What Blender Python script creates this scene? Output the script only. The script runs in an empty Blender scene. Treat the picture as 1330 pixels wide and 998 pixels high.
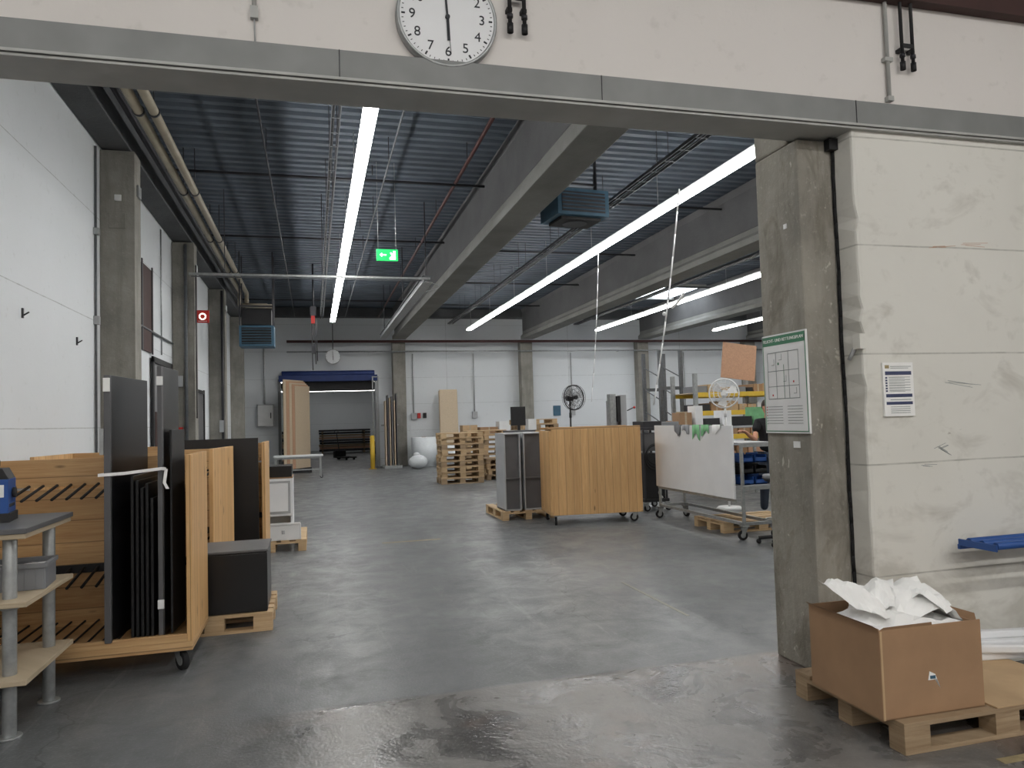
import bpy, bmesh, math, random
from mathutils import Vector, Matrix, noise
random.seed(4)
S=bpy.context.scene
COL=S.collection
def lin(c):
    c=c/255.0
    return c/12.92 if c<=0.04045 else ((c+0.055)/1.055)**2.4
def rgb(r,g,b): return (lin(r),lin(g),lin(b),1)

# ---------------------------------------------------------------- materials
def newmat(name):
    m=bpy.data.materials.new(name); m.use_nodes=True
    nt=m.node_tree
    return m,nt,nt.nodes['Principled BSDF']
def mth(nt,op,a,b=None,c=None):
    n=nt.nodes.new('ShaderNodeMath'); n.operation=op
    for i,v in enumerate((a,b,c)):
        if v is None: continue
        if isinstance(v,(int,float)): n.inputs[i].default_value=v
        else: nt.links.new(v,n.inputs[i])
    return n.outputs[0]
def mixc(nt,f,a,b,mode='MIX'):
    n=nt.nodes.new('ShaderNodeMix'); n.data_type='RGBA'; n.blend_type=mode
    for idx,v in ((0,f),(6,a),(7,b)):
        if isinstance(v,(int,float,tuple)): n.inputs[idx].default_value=v
        else: nt.links.new(v,n.inputs[idx])
    return n.outputs[2]
def ntex(nt,vec,scale,detail=4,rough=0.55,dist=0):
    n=nt.nodes.new('ShaderNodeTexNoise'); n.inputs['Scale'].default_value=scale
    n.inputs['Detail'].default_value=min(detail,4); n.inputs['Roughness'].default_value=rough
    n.inputs['Distortion'].default_value=dist
    nt.links.new(vec,n.inputs['Vector']); return n.outputs[0]
def ramp(nt,f,lo,hi,a=0.0,b=1.0):
    n=nt.nodes.new('ShaderNodeMapRange'); nt.links.new(f,n.inputs[0])
    n.inputs[1].default_value=lo;n.inputs[2].default_value=hi;n.inputs[3].default_value=a;n.inputs[4].default_value=b
    return n.outputs[0]
def objco(nt,world=False):
    if world: return nt.nodes.new('ShaderNodeNewGeometry').outputs['Position']
    return nt.nodes.new('ShaderNodeTexCoord').outputs['Object']
def mapping(nt,vec,sc):
    n=nt.nodes.new('ShaderNodeMapping'); nt.links.new(vec,n.inputs[0]); n.inputs['Scale'].default_value=sc
    return n.outputs[0]
def sep(nt,vec):
    n=nt.nodes.new('ShaderNodeSeparateXYZ'); nt.links.new(vec,n.inputs[0]); return n.outputs
def bump(nt,p,h,st=0.3,dist=0.01):
    n=nt.nodes.new('ShaderNodeBump'); n.inputs['Strength'].default_value=st; n.inputs['Distance'].default_value=dist
    nt.links.new(h,n.inputs['Height']); nt.links.new(n.outputs[0],p.inputs['Normal'])
def sc_(c,k): return tuple(min(1,x*k) for x in c[:3])+(1,)

def simple(name,c,rough=0.5,metal=0.0,var=0.12,scale=8,bmp=0.0,emis=None,est=1.0,trans=0):
    m,nt,p=newmat(name)
    v=objco(nt)
    n=ntex(nt,v,scale,3)
    f=ramp(nt,n,0.3,0.7)
    nt.links.new(mixc(nt,f,sc_(c,1-var),sc_(c,1+var)),p.inputs['Base Color'])
    p.inputs['Roughness'].default_value=rough; p.inputs['Metallic'].default_value=metal
    if bmp: bump(nt,p,ntex(nt,v,scale*6,3),bmp,0.004)
    if emis: 
        p.inputs['Emission Color'].default_value=emis; p.inputs['Emission Strength'].default_value=est
    return m

def wallmat(name,c,joint=0.66,joff=0.6,vj=None,axis=0,dirt=0.25,grime=0.0):
    m,nt,p=newmat(name)
    v=objco(nt,True); s=sep(nt,v)
    n1=ntex(nt,v,0.7,4,0.6); n2=ntex(nt,v,9,3,0.6)
    col=mixc(nt,ramp(nt,n1,0.35,0.75,0,dirt),c,(c[0]*0.72,c[1]*0.71,c[2]*0.68,1))
    col=mixc(nt,ramp(nt,n2,0.62,0.75,0,0.25),col,(c[0]*0.6,c[1]*0.6,c[2]*0.56,1))
    if grime:
        g=ntex(nt,mapping(nt,v,(2.2,2.2,3.5)),1.0,4,0.7,0.5)
        low=ramp(nt,s[2],0.1,1.5,0.16,0.0)
        gm=ramp(nt,mth(nt,'ADD',g,low),0.56,0.74,0,grime)
        col=mixc(nt,gm,col,(c[0]*0.55,c[1]*0.53,c[2]*0.49,1))
        ch=ntex(nt,mapping(nt,v,(3.0,3,9)),1.0,4,0.75,0.8)
        col=mixc(nt,ramp(nt,ch,0.70,0.735,0,0.6),col,(c[0]*0.42,c[1]*0.39,c[2]*0.34,1))
    wob=mth(nt,'MULTIPLY',mth(nt,'SUBTRACT',n1,0.5),0.02)
    z=mth(nt,'ADD',mth(nt,'SUBTRACT',s[2],joff-joint*20),wob)
    fr=mth(nt,'ABSOLUTE',mth(nt,'SUBTRACT',mth(nt,'FRACT',mth(nt,'DIVIDE',z,joint)),0.5))
    jj=mth(nt,'GREATER_THAN',fr,0.5-0.005/joint)
    if vj:
        fv=mth(nt,'ABSOLUTE',mth(nt,'SUBTRACT',mth(nt,'FRACT',mth(nt,'DIVIDE',mth(nt,'ADD',s[axis],100*vj),vj)),0.5))
        jj=mth(nt,'MAXIMUM',jj,mth(nt,'GREATER_THAN',fv,0.5-0.007/vj))
    jm=mth(nt,'MULTIPLY',jj,ramp(nt,n2,0.3,0.6,0.3,0.65))
    col=mixc(nt,jm,col,(c[0]*0.4,c[1]*0.4,c[2]*0.38,1))
    nt.links.new(col,p.inputs['Base Color']); p.inputs['Roughness'].default_value=0.75
    h=mth(nt,'SUBTRACT',mth(nt,'MULTIPLY',ntex(nt,v,14,4,0.65),0.5),jj)
    bump(nt,p,h,0.4,0.01)
    return m

def concrete(name,c,scale=1.5,streak=True,con=0.62,stain=0.0):
    m,nt,p=newmat(name)
    v=objco(nt,True)
    n1=ntex(nt,v,scale,4,0.65); n2=ntex(nt,mapping(nt,v,(9,9,1.2)),1.0,3,0.6); n3=ntex(nt,v,40,2)
    col=mixc(nt,ramp(nt,n1,0.35,0.68),sc_(c,con),c)
    if streak: col=mixc(nt,ramp(nt,n2,0.45,0.7,0,0.5),col,sc_(c,0.5))
    col=mixc(nt,ramp(nt,n3,0.6,0.75,0,0.3),col,sc_(c,1.5))
    if stain:
        g=ntex(nt,mapping(nt,v,(4,4,1.6)),1.0,4,0.75,0.8)
        col=mixc(nt,ramp(nt,g,0.52,0.66,0,stain),col,(c[0]*0.36,c[1]*0.33,c[2]*0.28,1))
        g2=ntex(nt,mapping(nt,v,(7,7,5)),1.3,3,0.7,0.3)
        col=mixc(nt,ramp(nt,g2,0.66,0.70,0,0.55),col,sc_(c,1.9))
    nt.links.new(col,p.inputs['Base Color']); p.inputs['Roughness'].default_value=0.8
    bump(nt,p,ntex(nt,v,18,4,0.7),0.6,0.012)
    return m

def floormat():
    m,nt,p=newmat('floor_concrete')
    v=objco(nt,True); s=sep(nt,v)
    n1=ntex(nt,v,0.45,4,0.62,0.6); n2=ntex(nt,v,3.2,4,0.7,0.4); n3=ntex(nt,v,60,2)
    col=mixc(nt,ramp(nt,n1,0.32,0.7),rgb(90,93,95),rgb(128,131,132))
    col=mixc(nt,ramp(nt,n2,0.35,0.7,0,0.55),col,rgb(86,88,90))
    col=mixc(nt,ramp(nt,n3,0.55,0.8,0,0.5),col,rgb(158,160,162))
    sc=ntex(nt,mapping(nt,v,(7,0.8,1)),1.0,4,0.7,1.0)
    col=mixc(nt,ramp(nt,sc,0.60,0.72,0,0.3),col,rgb(168,168,166))
    st=ntex(nt,v,1.7,4,0.75,1.0)
    col=mixc(nt,ramp(nt,st,0.58,0.70,0,0.55),col,rgb(58,60,62))
    # darker towards the doorway: dimmer foreground light painted into the floor colour
    col=mixc(nt,ramp(nt,s[1],8.5,4.5,0,0.28),col,rgb(66,67,68))
    wob=mth(nt,'MULTIPLY',mth(nt,'SUBTRACT',ntex(nt,v,1.6,4,0.7),0.5),0.09)
    yy=mth(nt,'ADD',s[1],wob)
    mask=mth(nt,'MULTIPLY',ramp(nt,yy,4.42,4.38),ramp(nt,mth(nt,'ADD',s[0],mth(nt,'MULTIPLY',wob,4)),-0.5,0.1))
    n4=ntex(nt,v,2.0,4,0.65,0.8)
    fc=mixc(nt,ramp(nt,n4,0.35,0.7),rgb(76,75,74),rgb(132,129,125))
    n5=ntex(nt,v,1.1,3,0.6)
    fc=mixc(nt,ramp(nt,n5,0.55,0.70,0,0.35),fc,rgb(138,110,92))
    fc=mixc(nt,ramp(nt,st,0.55,0.66,0,0.6),fc,rgb(52,51,50))
    fc=mixc(nt,ramp(nt,n3,0.6,0.8,0,0.45),fc,rgb(166,164,160))
    col=mixc(nt,mask,col,fc)
    vo=nt.nodes.new('ShaderNodeTexVoronoi'); vo.feature='DISTANCE_TO_EDGE'; vo.inputs['Scale'].default_value=0.28
    dv=nt.nodes.new('ShaderNodeVectorMath'); dv.operation='ADD'
    nn=nt.nodes.new('ShaderNodeTexNoise'); nn.inputs['Scale'].default_value=1.3; nn.inputs['Detail'].default_value=4
    nt.links.new(v,nn.inputs[0]); nt.links.new(v,dv.inputs[0]); nt.links.new(nn.outputs['Color'],dv.inputs[1])
    nt.links.new(dv.outputs[0],vo.inputs['Vector'])
    cr=mth(nt,'LESS_THAN',vo.outputs['Distance'],0.0018)
    col=mixc(nt,mth(nt,'MULTIPLY',cr,0.4),col,rgb(54,54,54))
    nt.links.new(col,p.inputs['Base Color'])
    r=ramp(nt,n2,0.3,0.7,0.30,0.52)
    r2=ramp(nt,n4,0.35,0.7,0.20,0.42)
    rr=nt.nodes.new('ShaderNodeMix'); nt.links.new(mask,rr.inputs[0]); nt.links.new(r,rr.inputs[2]); nt.links.new(r2,rr.inputs[3])
    nt.links.new(rr.outputs[0],p.inputs['Roughness'])
    h=mth(nt,'ADD',mth(nt,'MULTIPLY',n3,0.25),mth(nt,'MULTIPLY',n2,mth(nt,'ADD',mth(nt,'MULTIPLY',mask,1.3),0.3)))
    bump(nt,p,h,0.38,0.012)
    return m

def wood(name,c1,c2,vertical=True,plank=0.12,rough=0.5,knots=True):
    m,nt,p=newmat(name)
    v=objco(nt); s=sep(nt,v)
    u=mth(nt,'ADD',s[0],s[1])
    pl=u if vertical else s[2]
    idx=mth(nt,'FLOOR',mth(nt,'DIVIDE',pl,plank))
    wn=nt.nodes.new('ShaderNodeTexWhiteNoise'); wn.noise_dimensions='1D'; nt.links.new(idx,wn.inputs['W'])
    cmb=nt.nodes.new('ShaderNodeCombineXYZ')
    nt.links.new(mth(nt,'ADD',pl,0.0),cmb.inputs[0])
    nt.links.new(mth(nt,'MULTIPLY',wn.outputs[0],9.0),cmb.inputs[1])
    nt.links.new(s[2] if vertical else u,cmb.inputs[2])
    g=ntex(nt,mapping(nt,cmb.outputs[0],(45,1,2.2)),1.0,4,0.6,1.2)
    g2=ntex(nt,mapping(nt,cmb.outputs[0],(14,1,0.7)),1.0,2,0.5,0.6)
    col=mixc(nt,ramp(nt,g,0.35,0.7),c1,c2)
    col=mixc(nt,ramp(nt,g2,0.4,0.7,0,0.35),col,sc_(c2,0.78))
    col=mixc(nt,mth(nt,'MULTIPLY',wn.outputs[0],0.3),col,sc_(c2,0.7))
    if plank<5:
        j=mth(nt,'LESS_THAN',mth(nt,'ABSOLUTE',mth(nt,'SUBTRACT',mth(nt,'FRACT',mth(nt,'DIVIDE',pl,plank)),0.5)),0.478)
        col=mixc(nt,mth(nt,'MULTIPLY',mth(nt,'SUBTRACT',1.0,j),0.6),col,sc_(c2,0.22))
    if knots:
        vo=nt.nodes.new('ShaderNodeTexVoronoi'); vo.inputs['Scale'].default_value=1.0
        nt.links.new(mapping(nt,cmb.outputs[0],(8,1,2.5)),vo.inputs['Vector'])
        k=ramp(nt,vo.outputs['Distance'],0.05,0.13,0.85,0)
        col=mixc(nt,k,col,sc_(c2,0.28))
    nt.links.new(col,p.inputs['Base Color']); p.inputs['Roughness'].default_value=rough
    return m

M={}
M['white']=wallmat('wall_white_hall',rgb(217,221,224),1.3,0.35,5.0,1,0.15)
M['whiteb']=wallmat('wall_white_back',rgb(218,222,225),1.0,0.3,4.95,0,0.12)
M['whitef']=wallmat('wall_white_front',rgb(222,221,214),0.665,0.6,None,0,0.3,0.5)
M['header']=wallmat('wall_white_header',rgb(223,219,215),5.0,4.6,None,0,0.15)
M['conc']=concrete('column_concrete',rgb(154,151,143))
M['concs']=concrete('column_concrete_stained',rgb(156,152,142),1.8,True,0.66,0.55)
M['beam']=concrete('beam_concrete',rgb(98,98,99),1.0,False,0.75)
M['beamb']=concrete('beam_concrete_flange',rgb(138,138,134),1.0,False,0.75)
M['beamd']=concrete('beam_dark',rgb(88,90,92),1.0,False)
M['floor']=floormat()
M['deck']=simple('deck_steel',rgb(88,97,107),0.65,0.0,0.18,1.2)
M['steel']=simple('painted_grey_steel',rgb(126,128,127),0.5,0.1,0.12,3,0.1)
M['steell']=simple('painted_light_steel',rgb(170,171,168),0.5,0.1,0.12,3,0.1)
M['galv']=simple('galvanised_steel',rgb(165,168,168),0.4,0.6,0.15,20)
M['tray']=simple('dull_tray_steel',rgb(98,101,104),0.6,0.3,0.15,20)
M['pipe']=simple('beige_pipe',rgb(160,152,134),0.45,0.1,0.12,3)
M['dpipe']=simple('dark_pipe',rgb(58,58,62),0.5,0.3,0.2,3)
M['rpipe']=simple('red_brown_pipe',rgb(74,44,42),0.5,0.1,0.2,3)
M['blk']=simple('black_laminate',rgb(22,22,24),0.32,0,0.2,4)
M['blkm']=simple('black_matt',rgb(28,28,30),0.6,0,0.2,6)
M['dgrey']=simple('dark_grey_laminate',rgb(92,92,94),0.5,0,0.08,5)
M['mgrey']=simple('mid_grey_laminate',rgb(120,121,122),0.5,0,0.08,5)
M['lgrey']=simple('light_grey_laminate',rgb(168,170,172),0.45,0,0.06,5)
M['whitel']=simple('white_laminate',rgb(232,234,236),0.35,0,0.03,3)
M['whitep']=simple('white_plastic',rgb(225,226,226),0.45,0,0.04,5)
M['paper']=simple('white_foam_paper',rgb(242,242,240),0.8,0,0.03,12,0.1)
M['pine']=wood('pine_vertical',rgb(222,182,128),rgb(202,156,102),True,0.12)
M['pineh']=wood('pine_horizontal',rgb(210,174,126),rgb(184,142,94),False,0.16)
M['pall']=wood('pallet_wood',rgb(214,188,150),rgb(182,152,114),False,9,0.75,False)
M['palld']=wood('pallet_wood_worn',rgb(180,158,128),rgb(146,122,94),False,9,0.8,False)
M['ply']=wood('shelf_plywood',rgb(204,188,162),rgb(168,152,126),False,9,0.6,False)
M['chip']=simple('chipboard',rgb(200,182,156),0.75,0,0.12,60,0.1)
M['chipd']=simple('chipboard_brown',rgb(190,150,122),0.75,0,0.1,30)
M['card']=simple('cardboard',rgb(158,126,96),0.8,0,0.08,5,0.08)
M['cardl']=simple('cardboard_light',rgb(190,162,126),0.8,0,0.08,5)
M['blue']=simple('blue_paint',rgb(40,82,150),0.4,0.1,0.1,5)
M['bluegrey']=simple('heater_blue_paint',rgb(62,98,120),0.5,0.1,0.12,5)
M['bluedark']=simple('door_blue',rgb(36,56,112),0.5,0.1,0.12,5)
M['yellow']=simple('yellow_paint',rgb(218,182,62),0.45,0,0.08,5)
M['red']=simple('red_paint',rgb(182,40,34),0.45,0,0.08,5)
M['rust']=simple('dark_red_brown_panel',rgb(62,38,34),0.7,0,0.2,3)
M['green']=simple('green_cloth',rgb(120,176,128),0.9,0,0.15,10)
M['gplast']=simple('grey_crate_plastic',rgb(128,130,134),0.5,0,0.08,6)
M['rub']=simple('black_rubber',rgb(24,24,26),0.8,0,0.1,10)
M['skin']=simple('skin',rgb(196,142,116),0.55,0,0.05,10)
M['cloth']=simple('black_shirt',rgb(26,27,30),0.9,0,0.1,20,0.2)
M['trou']=simple('work_trousers',rgb(44,52,66),0.9,0,0.1,20,0.2)
M['hair']=simple('dark_hair',rgb(44,32,26),0.7,0,0.2,40,0.5)
M['tube']=simple('fluorescent_tube',rgb(255,255,255),0.5,0,0,1,0,(1,0.985,0.96,1),31)
M['tubed']=simple('fluorescent_tube_dim',rgb(255,255,255),0.5,0,0,1,0,(1,0.985,0.96,1),10)
M['tubef']=simple('fluorescent_tube_front',rgb(255,255,255),0.5,0,0,1,0,(1,0.975,0.94,1),35)
M['sky']=simple('skylight_dome',rgb(230,240,250),0.4,0,0,1,0,(0.85,0.93,1,1),5)
M['exitg']=simple('exit_green',rgb(20,160,80),0.4,0,0.02,1,0,rgb(30,200,100),1.2)
M['exitw']=simple('exit_white',rgb(235,255,240),0.4,0,0.02,1,0,rgb(225,255,235),2.2)
M['signg']=simple('sign_green',rgb(70,128,98),0.4)
M['ink']=simple('print_ink',rgb(40,44,50),0.6)
M['inkg']=simple('print_grey',rgb(130,138,138),0.6)
M['inkb']=simple('print_blue',rgb(60,68,100),0.6)
M['ochre']=simple('floor_tape_worn',rgb(152,138,104),0.6,0,0.3,25)
M['ochref']=simple('floor_tape_faded',rgb(140,138,126),0.6,0,0.1,25)
M['wrap']=simple('bubble_wrap',rgb(222,227,230),0.35,0,0.06,30,0.4)

# ---------------------------------------------------------------- builder
class B:
    def __init__(s,name,loc=(0,0,0),rz=0,bevel=0):
        s.name=name; s.loc=loc; s.rz=rz; s.bev=bevel
        s.bm=bmesh.new(); s.mats=[]; s.T=Matrix.Identity(4)
    def mi(s,m):
        if m not in s.mats: s.mats.append(m)
        return s.mats.index(m)
    def face(s,pts,m,smooth=False):
        vs=[s.bm.verts.new(s.T@Vector(p)) for p in pts]
        f=s.bm.faces.new(vs); f.material_index=s.mi(m); f.smooth=smooth; return f
    def box(s,x0,x1,y0,y1,z0,z1,m,R=None):
        k=s.mi(m)
        c=Vector(((x0+x1)/2,(y0+y1)/2,(z0+z1)/2))
        P=[]
        for x in(x0,x1):
            for y in(y0,y1):
                for z in(z0,z1):
                    p=Vector((x,y,z))
                    if R is not None: p=c+R@(p-c)
                    P.append(s.bm.verts.new(s.T@p))
        for q in((0,1,3,2),(4,6,7,5),(0,4,5,1),(2,3,7,6),(0,2,6,4),(1,5,7,3)):
            f=s.bm.faces.new([P[i] for i in q]); f.material_index=k
    def slab(s,p,q,t,z0,z1,m):
        p=Vector((p[0],p[1]));q=Vector((q[0],q[1])); d=(q-p).normalized(); n=Vector((-d.y,d.x))*t/2
        pr=[tuple(p-n),tuple(q-n),tuple(q+n),tuple(p+n)]
        s.prism(pr,'z',z0,z1,m)
    def cyl(s,p0,p1,r,m,seg=14,r2=None,cap=True,smooth=True):
        k=s.mi(m); p0=Vector(p0);p1=Vector(p1); d=(p1-p0)
        if d.length<1e-6: return
        d.normalize(); a=d.orthogonal().normalized(); b=d.cross(a)
        if r2 is None: r2=r
        A=[];C=[]
        for i in range(seg):
            t=2*math.pi*i/seg; o=a*math.cos(t)+b*math.sin(t)
            A.append(s.bm.verts.new(s.T@(p0+o*r))); C.append(s.bm.verts.new(s.T@(p1+o*r2)))
        for i in range(seg):
            j=(i+1)%seg; f=s.bm.faces.new((A[i],A[j],C[j],C[i])); f.material_index=k; f.smooth=smooth
        if cap:
            f=s.bm.faces.new(A[::-1]); f.material_index=k
            f=s.bm.faces.new(C); f.material_index=k
    def tube(s,pts,r,m,seg=8):
        for a,b in zip(pts[:-1],pts[1:]): s.cyl(a,b,r,m,seg)
    def ring(s,c,ax,R,r,m,seg=32,rs=6):
        k=s.mi(m); c=Vector(c); ax=Vector(ax).normalized(); a=ax.orthogonal().normalized(); b=ax.cross(a)
        V=[]
        for i in range(seg):
            t=2*math.pi*i/seg; o=a*math.cos(t)+b*math.sin(t); row=[]
            for j in range(rs):
                u=2*math.pi*j/rs; row.append(s.bm.verts.new(s.T@(c+o*(R+r*math.cos(u))+ax*(r*math.sin(u)))))
            V.append(row)
        for i in range(seg):
            for j in range(rs):
                f=s.bm.faces.new((V[i][j],V[(i+1)%seg][j],V[(i+1)%seg][(j+1)%rs],V[i][(j+1)%rs])); f.material_index=k; f.smooth=True
    def ball(s,c,r,m,sc=(1,1,1),seg=16):
        k=s.mi(m)
        res=bmesh.ops.create_uvsphere(s.bm,u_segments=seg,v_segments=seg//2+2,radius=1,matrix=s.T@Matrix.Translation(c)@Matrix.Diagonal((r*sc[0],r*sc[1],r*sc[2],1)))
        for v in res['verts']:
            for f in v.link_faces: f.material_index=k; f.smooth=True
    def prism(s,prof,axis,a,b,m):
        k=s.mi(m)
        def P(p,t): return (t,p[0],p[1]) if axis=='x' else ((p[0],t,p[1]) if axis=='y' else (p[0],p[1],t))
        A=[s.bm.verts.new(s.T@Vector(P(p,a))) for p in prof]; C=[s.bm.verts.new(s.T@Vector(P(p,b))) for p in prof]
        n=len(prof)
        for i in range(n):
            f=s.bm.faces.new((A[i],A[(i+1)%n],C[(i+1)%n],C[i])); f.material_index=k
        s.bm.faces.new(A[::-1]).material_index=k; s.bm.faces.new(C).material_index=k
    def sheet(s,c,w,d,amp,seed,m,rot=0,dome=0.0,n=14,fr=4.0,tilt=(0,0)):
        k=s.mi(m); V=[]
        cr,sr=math.cos(rot),math.sin(rot)
        for i in range(n+1):
            row=[]
            for j in range(n+1):
                u=i/n-.5; v=j/n-.5
                q=Vector((u*fr+seed*7.1,v*fr+seed*3.3,seed*1.7))
                z=amp*(1-2*abs(noise.noise(q)))+amp*.35*(1-2*abs(noise.noise(q*2.3)))+dome*math.cos(u*math.pi)*math.cos(v*math.pi)+tilt[0]*u+tilt[1]*v
                x=u*w+amp*.5*noise.noise(q+Vector((9,0,0))); y=v*d+amp*.5*noise.noise(q+Vector((0,9,0)))
                row.append(s.bm.verts.new(s.T@Vector((c[0]+x*cr-y*sr,c[1]+x*sr+y*cr,c[2]+z))))
            V.append(row)
        for i in range(n):
            for j in range(n):
                for t in ((V[i][j],V[i+1][j],V[i+1][j+1]),(V[i][j],V[i+1][j+1],V[i][j+1])):
                    s.bm.faces.new(t).material_index=k
    def done(s):
        bmesh.ops.recalc_face_normals(s.bm,faces=s.bm.faces)
        me=bpy.data.meshes.new(s.name); s.bm.to_mesh(me); s.bm.free()
        for m in s.mats: me.materials.append(M[m])
        o=bpy.data.objects.new(s.name,me); COL.objects.link(o)
        o.location=s.loc; o.rotation_euler=(0,0,s.rz)
        if s.bev:
            b=o.modifiers.new('bevel','BEVEL'); b.width=s.bev; b.segments=2; b.limit_method='ANGLE'; b.angle_limit=0.9
        return o
def text(parent,name,body,size,mat,mw,al='CENTER',ext=0.001):
    c=bpy.data.curves.new(name,'FONT'); c.body=body; c.size=size; c.align_x=al; c.align_y='CENTER'; c.extrude=ext
    c.materials.append(M[mat]); o=bpy.data.objects.new(name,c); COL.objects.link(o)
    o.parent=parent; o.matrix_local=mw; return o
FRONT=Matrix.Rotation(math.pi/2,4,'X')
LEFTF=Matrix.Rotation(-math.pi/2,4,'Z')@FRONT
T=Matrix.Translation

# ---------------------------------------------------------------- shell
XL=-2.55; XR=20.5; YB=28.0; ZC=5.9
b=B('floor'); b.box(-7,21,-6,50,-0.2,0,'floor'); b.done()
b=B('wall_left'); b.box(XL-0.25,XL,3.95,YB,0,6.1,'white'); b.done()
b=B('wall_right'); b.box(XR,XR+0.25,3.95,YB,0,6.1,'white'); b.done()
b=B('wall_back')
b.box(XL-.25,-1.14,YB,YB+0.3,0,6.1,'whiteb'); b.box(2.22,XR+.25,YB,YB+0.3,0,6.1,'whiteb'); b.box(-1.14,2.22,YB,YB+0.3,3.25,6.1,'whiteb'); b.done()
b=B('wall_partition',bevel=0.006)
rj=random.Random(5)
k=b.mi('whitef')
b.box(3.215,XR+.25,3.73,3.95,0,3.31,'whitef')
n=42; A=[]
for i in range(n+1):
    zz=3.31*i/n; e=3.185+rj.uniform(0,.006)+(rj.uniform(.008,.022) if rj.random()<.12 else 0)
    A.append([b.bm.verts.new((3.2151,3.731,zz)),b.bm.verts.new((e+.006,3.731,zz)),b.bm.verts.new((e,3.742,zz)),b.bm.verts.new((3.178,3.95,zz))])
for i in range(n):
    for j in range(3):
        f=b.bm.faces.new((A[i][j],A[i+1][j],A[i+1][j+1],A[i][j+1])); f.material_index=k
b.box(-7,XL,3.73,3.95,0,3.31,'whitef')
b.box(-7,XR+.25,3.74,3.95,3.46,6.3,'header'); b.done()
b=B('trim_1',bevel=0.004)
b.box(-7,9,3.69,3.97,3.315,3.47,'steel'); b.box(-7,9,3.685,3.69,3.315,3.33,'steell')
b.box(-7,9,3.70,3.96,3.30,3.315,'steell')
for x in (-3.2,0.15,1.55,3.2,5.5): b.box(x,x+0.004,3.685,3.69,3.32,3.47,'dpipe')
b.done()
b=B('wall_front_room'); b.box(-7.2,-7,-6,3.73,0,6.2,'header'); b.box(9,9.2,-6,3.73,0,6.2,'header'); b.box(-7.2,9.2,-6.2,-6,0,6.2,'header'); b.done()
b=B('ceiling_front_room'); b.box(-7.2,9.2,-6.2,3.73,6.2,6.3,'deck'); b.done()
b=B('ceiling')
prof=[]; y=3.95
while y<YB+0.3:
    prof+= [(y,ZC),(y+0.11,ZC),(y+0.135,ZC+0.08),(y+0.225,ZC+0.08)]; y+=0.25
k=b.mi('deck')
A=[b.bm.verts.new((XL-.25,p[0],p[1])) for p in prof]; C=[b.bm.verts.new((XR+.25,p[0],p[1])) for p in prof]
for i in range(len(prof)-1):
    f=b.bm.faces.new((A[i],A[i+1],C[i+1],C[i])); f.material_index=k
b.box(XL-.25,XR+.25,3.95,YB+.3,ZC+0.11,ZC+0.2,'deck')
b.done()
for i,x in enumerate((3.1,8.05,13.0,17.95)):
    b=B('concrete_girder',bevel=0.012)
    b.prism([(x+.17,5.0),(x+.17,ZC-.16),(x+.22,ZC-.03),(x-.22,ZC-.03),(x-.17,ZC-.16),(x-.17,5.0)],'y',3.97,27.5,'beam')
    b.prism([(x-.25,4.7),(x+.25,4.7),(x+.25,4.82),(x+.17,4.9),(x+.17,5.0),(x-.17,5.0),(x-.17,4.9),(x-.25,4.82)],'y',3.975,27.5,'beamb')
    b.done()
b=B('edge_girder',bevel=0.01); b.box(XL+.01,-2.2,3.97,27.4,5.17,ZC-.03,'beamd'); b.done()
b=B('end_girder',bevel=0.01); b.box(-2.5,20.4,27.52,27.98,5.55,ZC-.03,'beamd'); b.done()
for y in (10.15,15.0,20.0,25.0):
    b=B('concrete_column',bevel=0.02); b.box(XL+.002,-2.15,y,y+0.34,0,5.15,'conc')
    b.box(-2.15,-2.12,y+.1,y+.25,4.6,4.75,'galv')
    if y==10.15:
        b.box(-2.45,-2.25,y-.012,y,4.15,4.35,'conc'); b.box(-2.38,-2.3,y-.02,y,4.5,4.58,'whitep')
    b.done()
for x in (3.1,8.05,13.0,17.95):
    b=B('concrete_column',bevel=0.02); b.box(x-.24,x+.24,27.6,YB-.002,0,4.69,'conc'); b.done()
b=B('concrete_column',bevel=0.015)
b.box(2.92,3.17,3.89,4.34,0,3.29,'concs'); b.box(2.92,3.38,3.99,4.34,3.29,4.68,'concs'); b.done()
b=B('jamb_joint_gap')
rnd=random.Random(2); pts=[]
for i in range(34): pts.append((3.178+rnd.uniform(-.006,.004),3.885,i*0.098+.02))
b.tube(pts,0.012,'rub',6)
b.box(3.12,3.2,3.84,3.89,3.22,3.29,'blkm'); b.cyl((3.17,3.76,1.98),(3.15,3.80,1.9),.012,'lgrey',8); b.box(3.15,3.19,3.70,3.76,1.96,2.05,'whitef')
b.done()

# ---------------------------------------------------------------- lights
def strip(x,y0,y1,z,m='tube'):
    b=B('fluorescent_light_strip')
    b.box(x-.05,x+.05,y0,y1,z+.03,z+.10,'whitep')
    y=y0
    while y<y1-.2:
        e=min(y+1.48,y1)
        b.box(x-.075,x+.075,y,e-.012,z-.012,z+.03,m); y+=1.48
    y=y0+.5
    while y<y1:
        b.cyl((x,y,z+.1),(x,y,ZC),.006,'galv',6); y+=3
    b.done()
strip(0.63,4.4,24.2,4.9); strip(5.5,4.4,26.3,4.9); strip(10.5,4.6,26.3,4.9); strip(15.5,4.6,26.3,4.9)
def stripx(y,x0,x1,z,m='tubef',top=6.2):
    b=B('fluorescent_light_strip'); b.box(x0,x1,y-.05,y+.05,z+.03,z+.1,'whitep')
    x=x0
    while x<x1-.2:
        b.box(x,min(x+1.48,x1)-.012,y-.075,y+.075,z-.012,z+.03,m); x+=1.48
        b.cyl((x-.7,y,z+.1),(x-.7,y,top),.006,'galv',6)
    b.done()
stripx(-1.2,-5,7.5,5.3); stripx(-4.5,-5,7.5,5.3)

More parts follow.
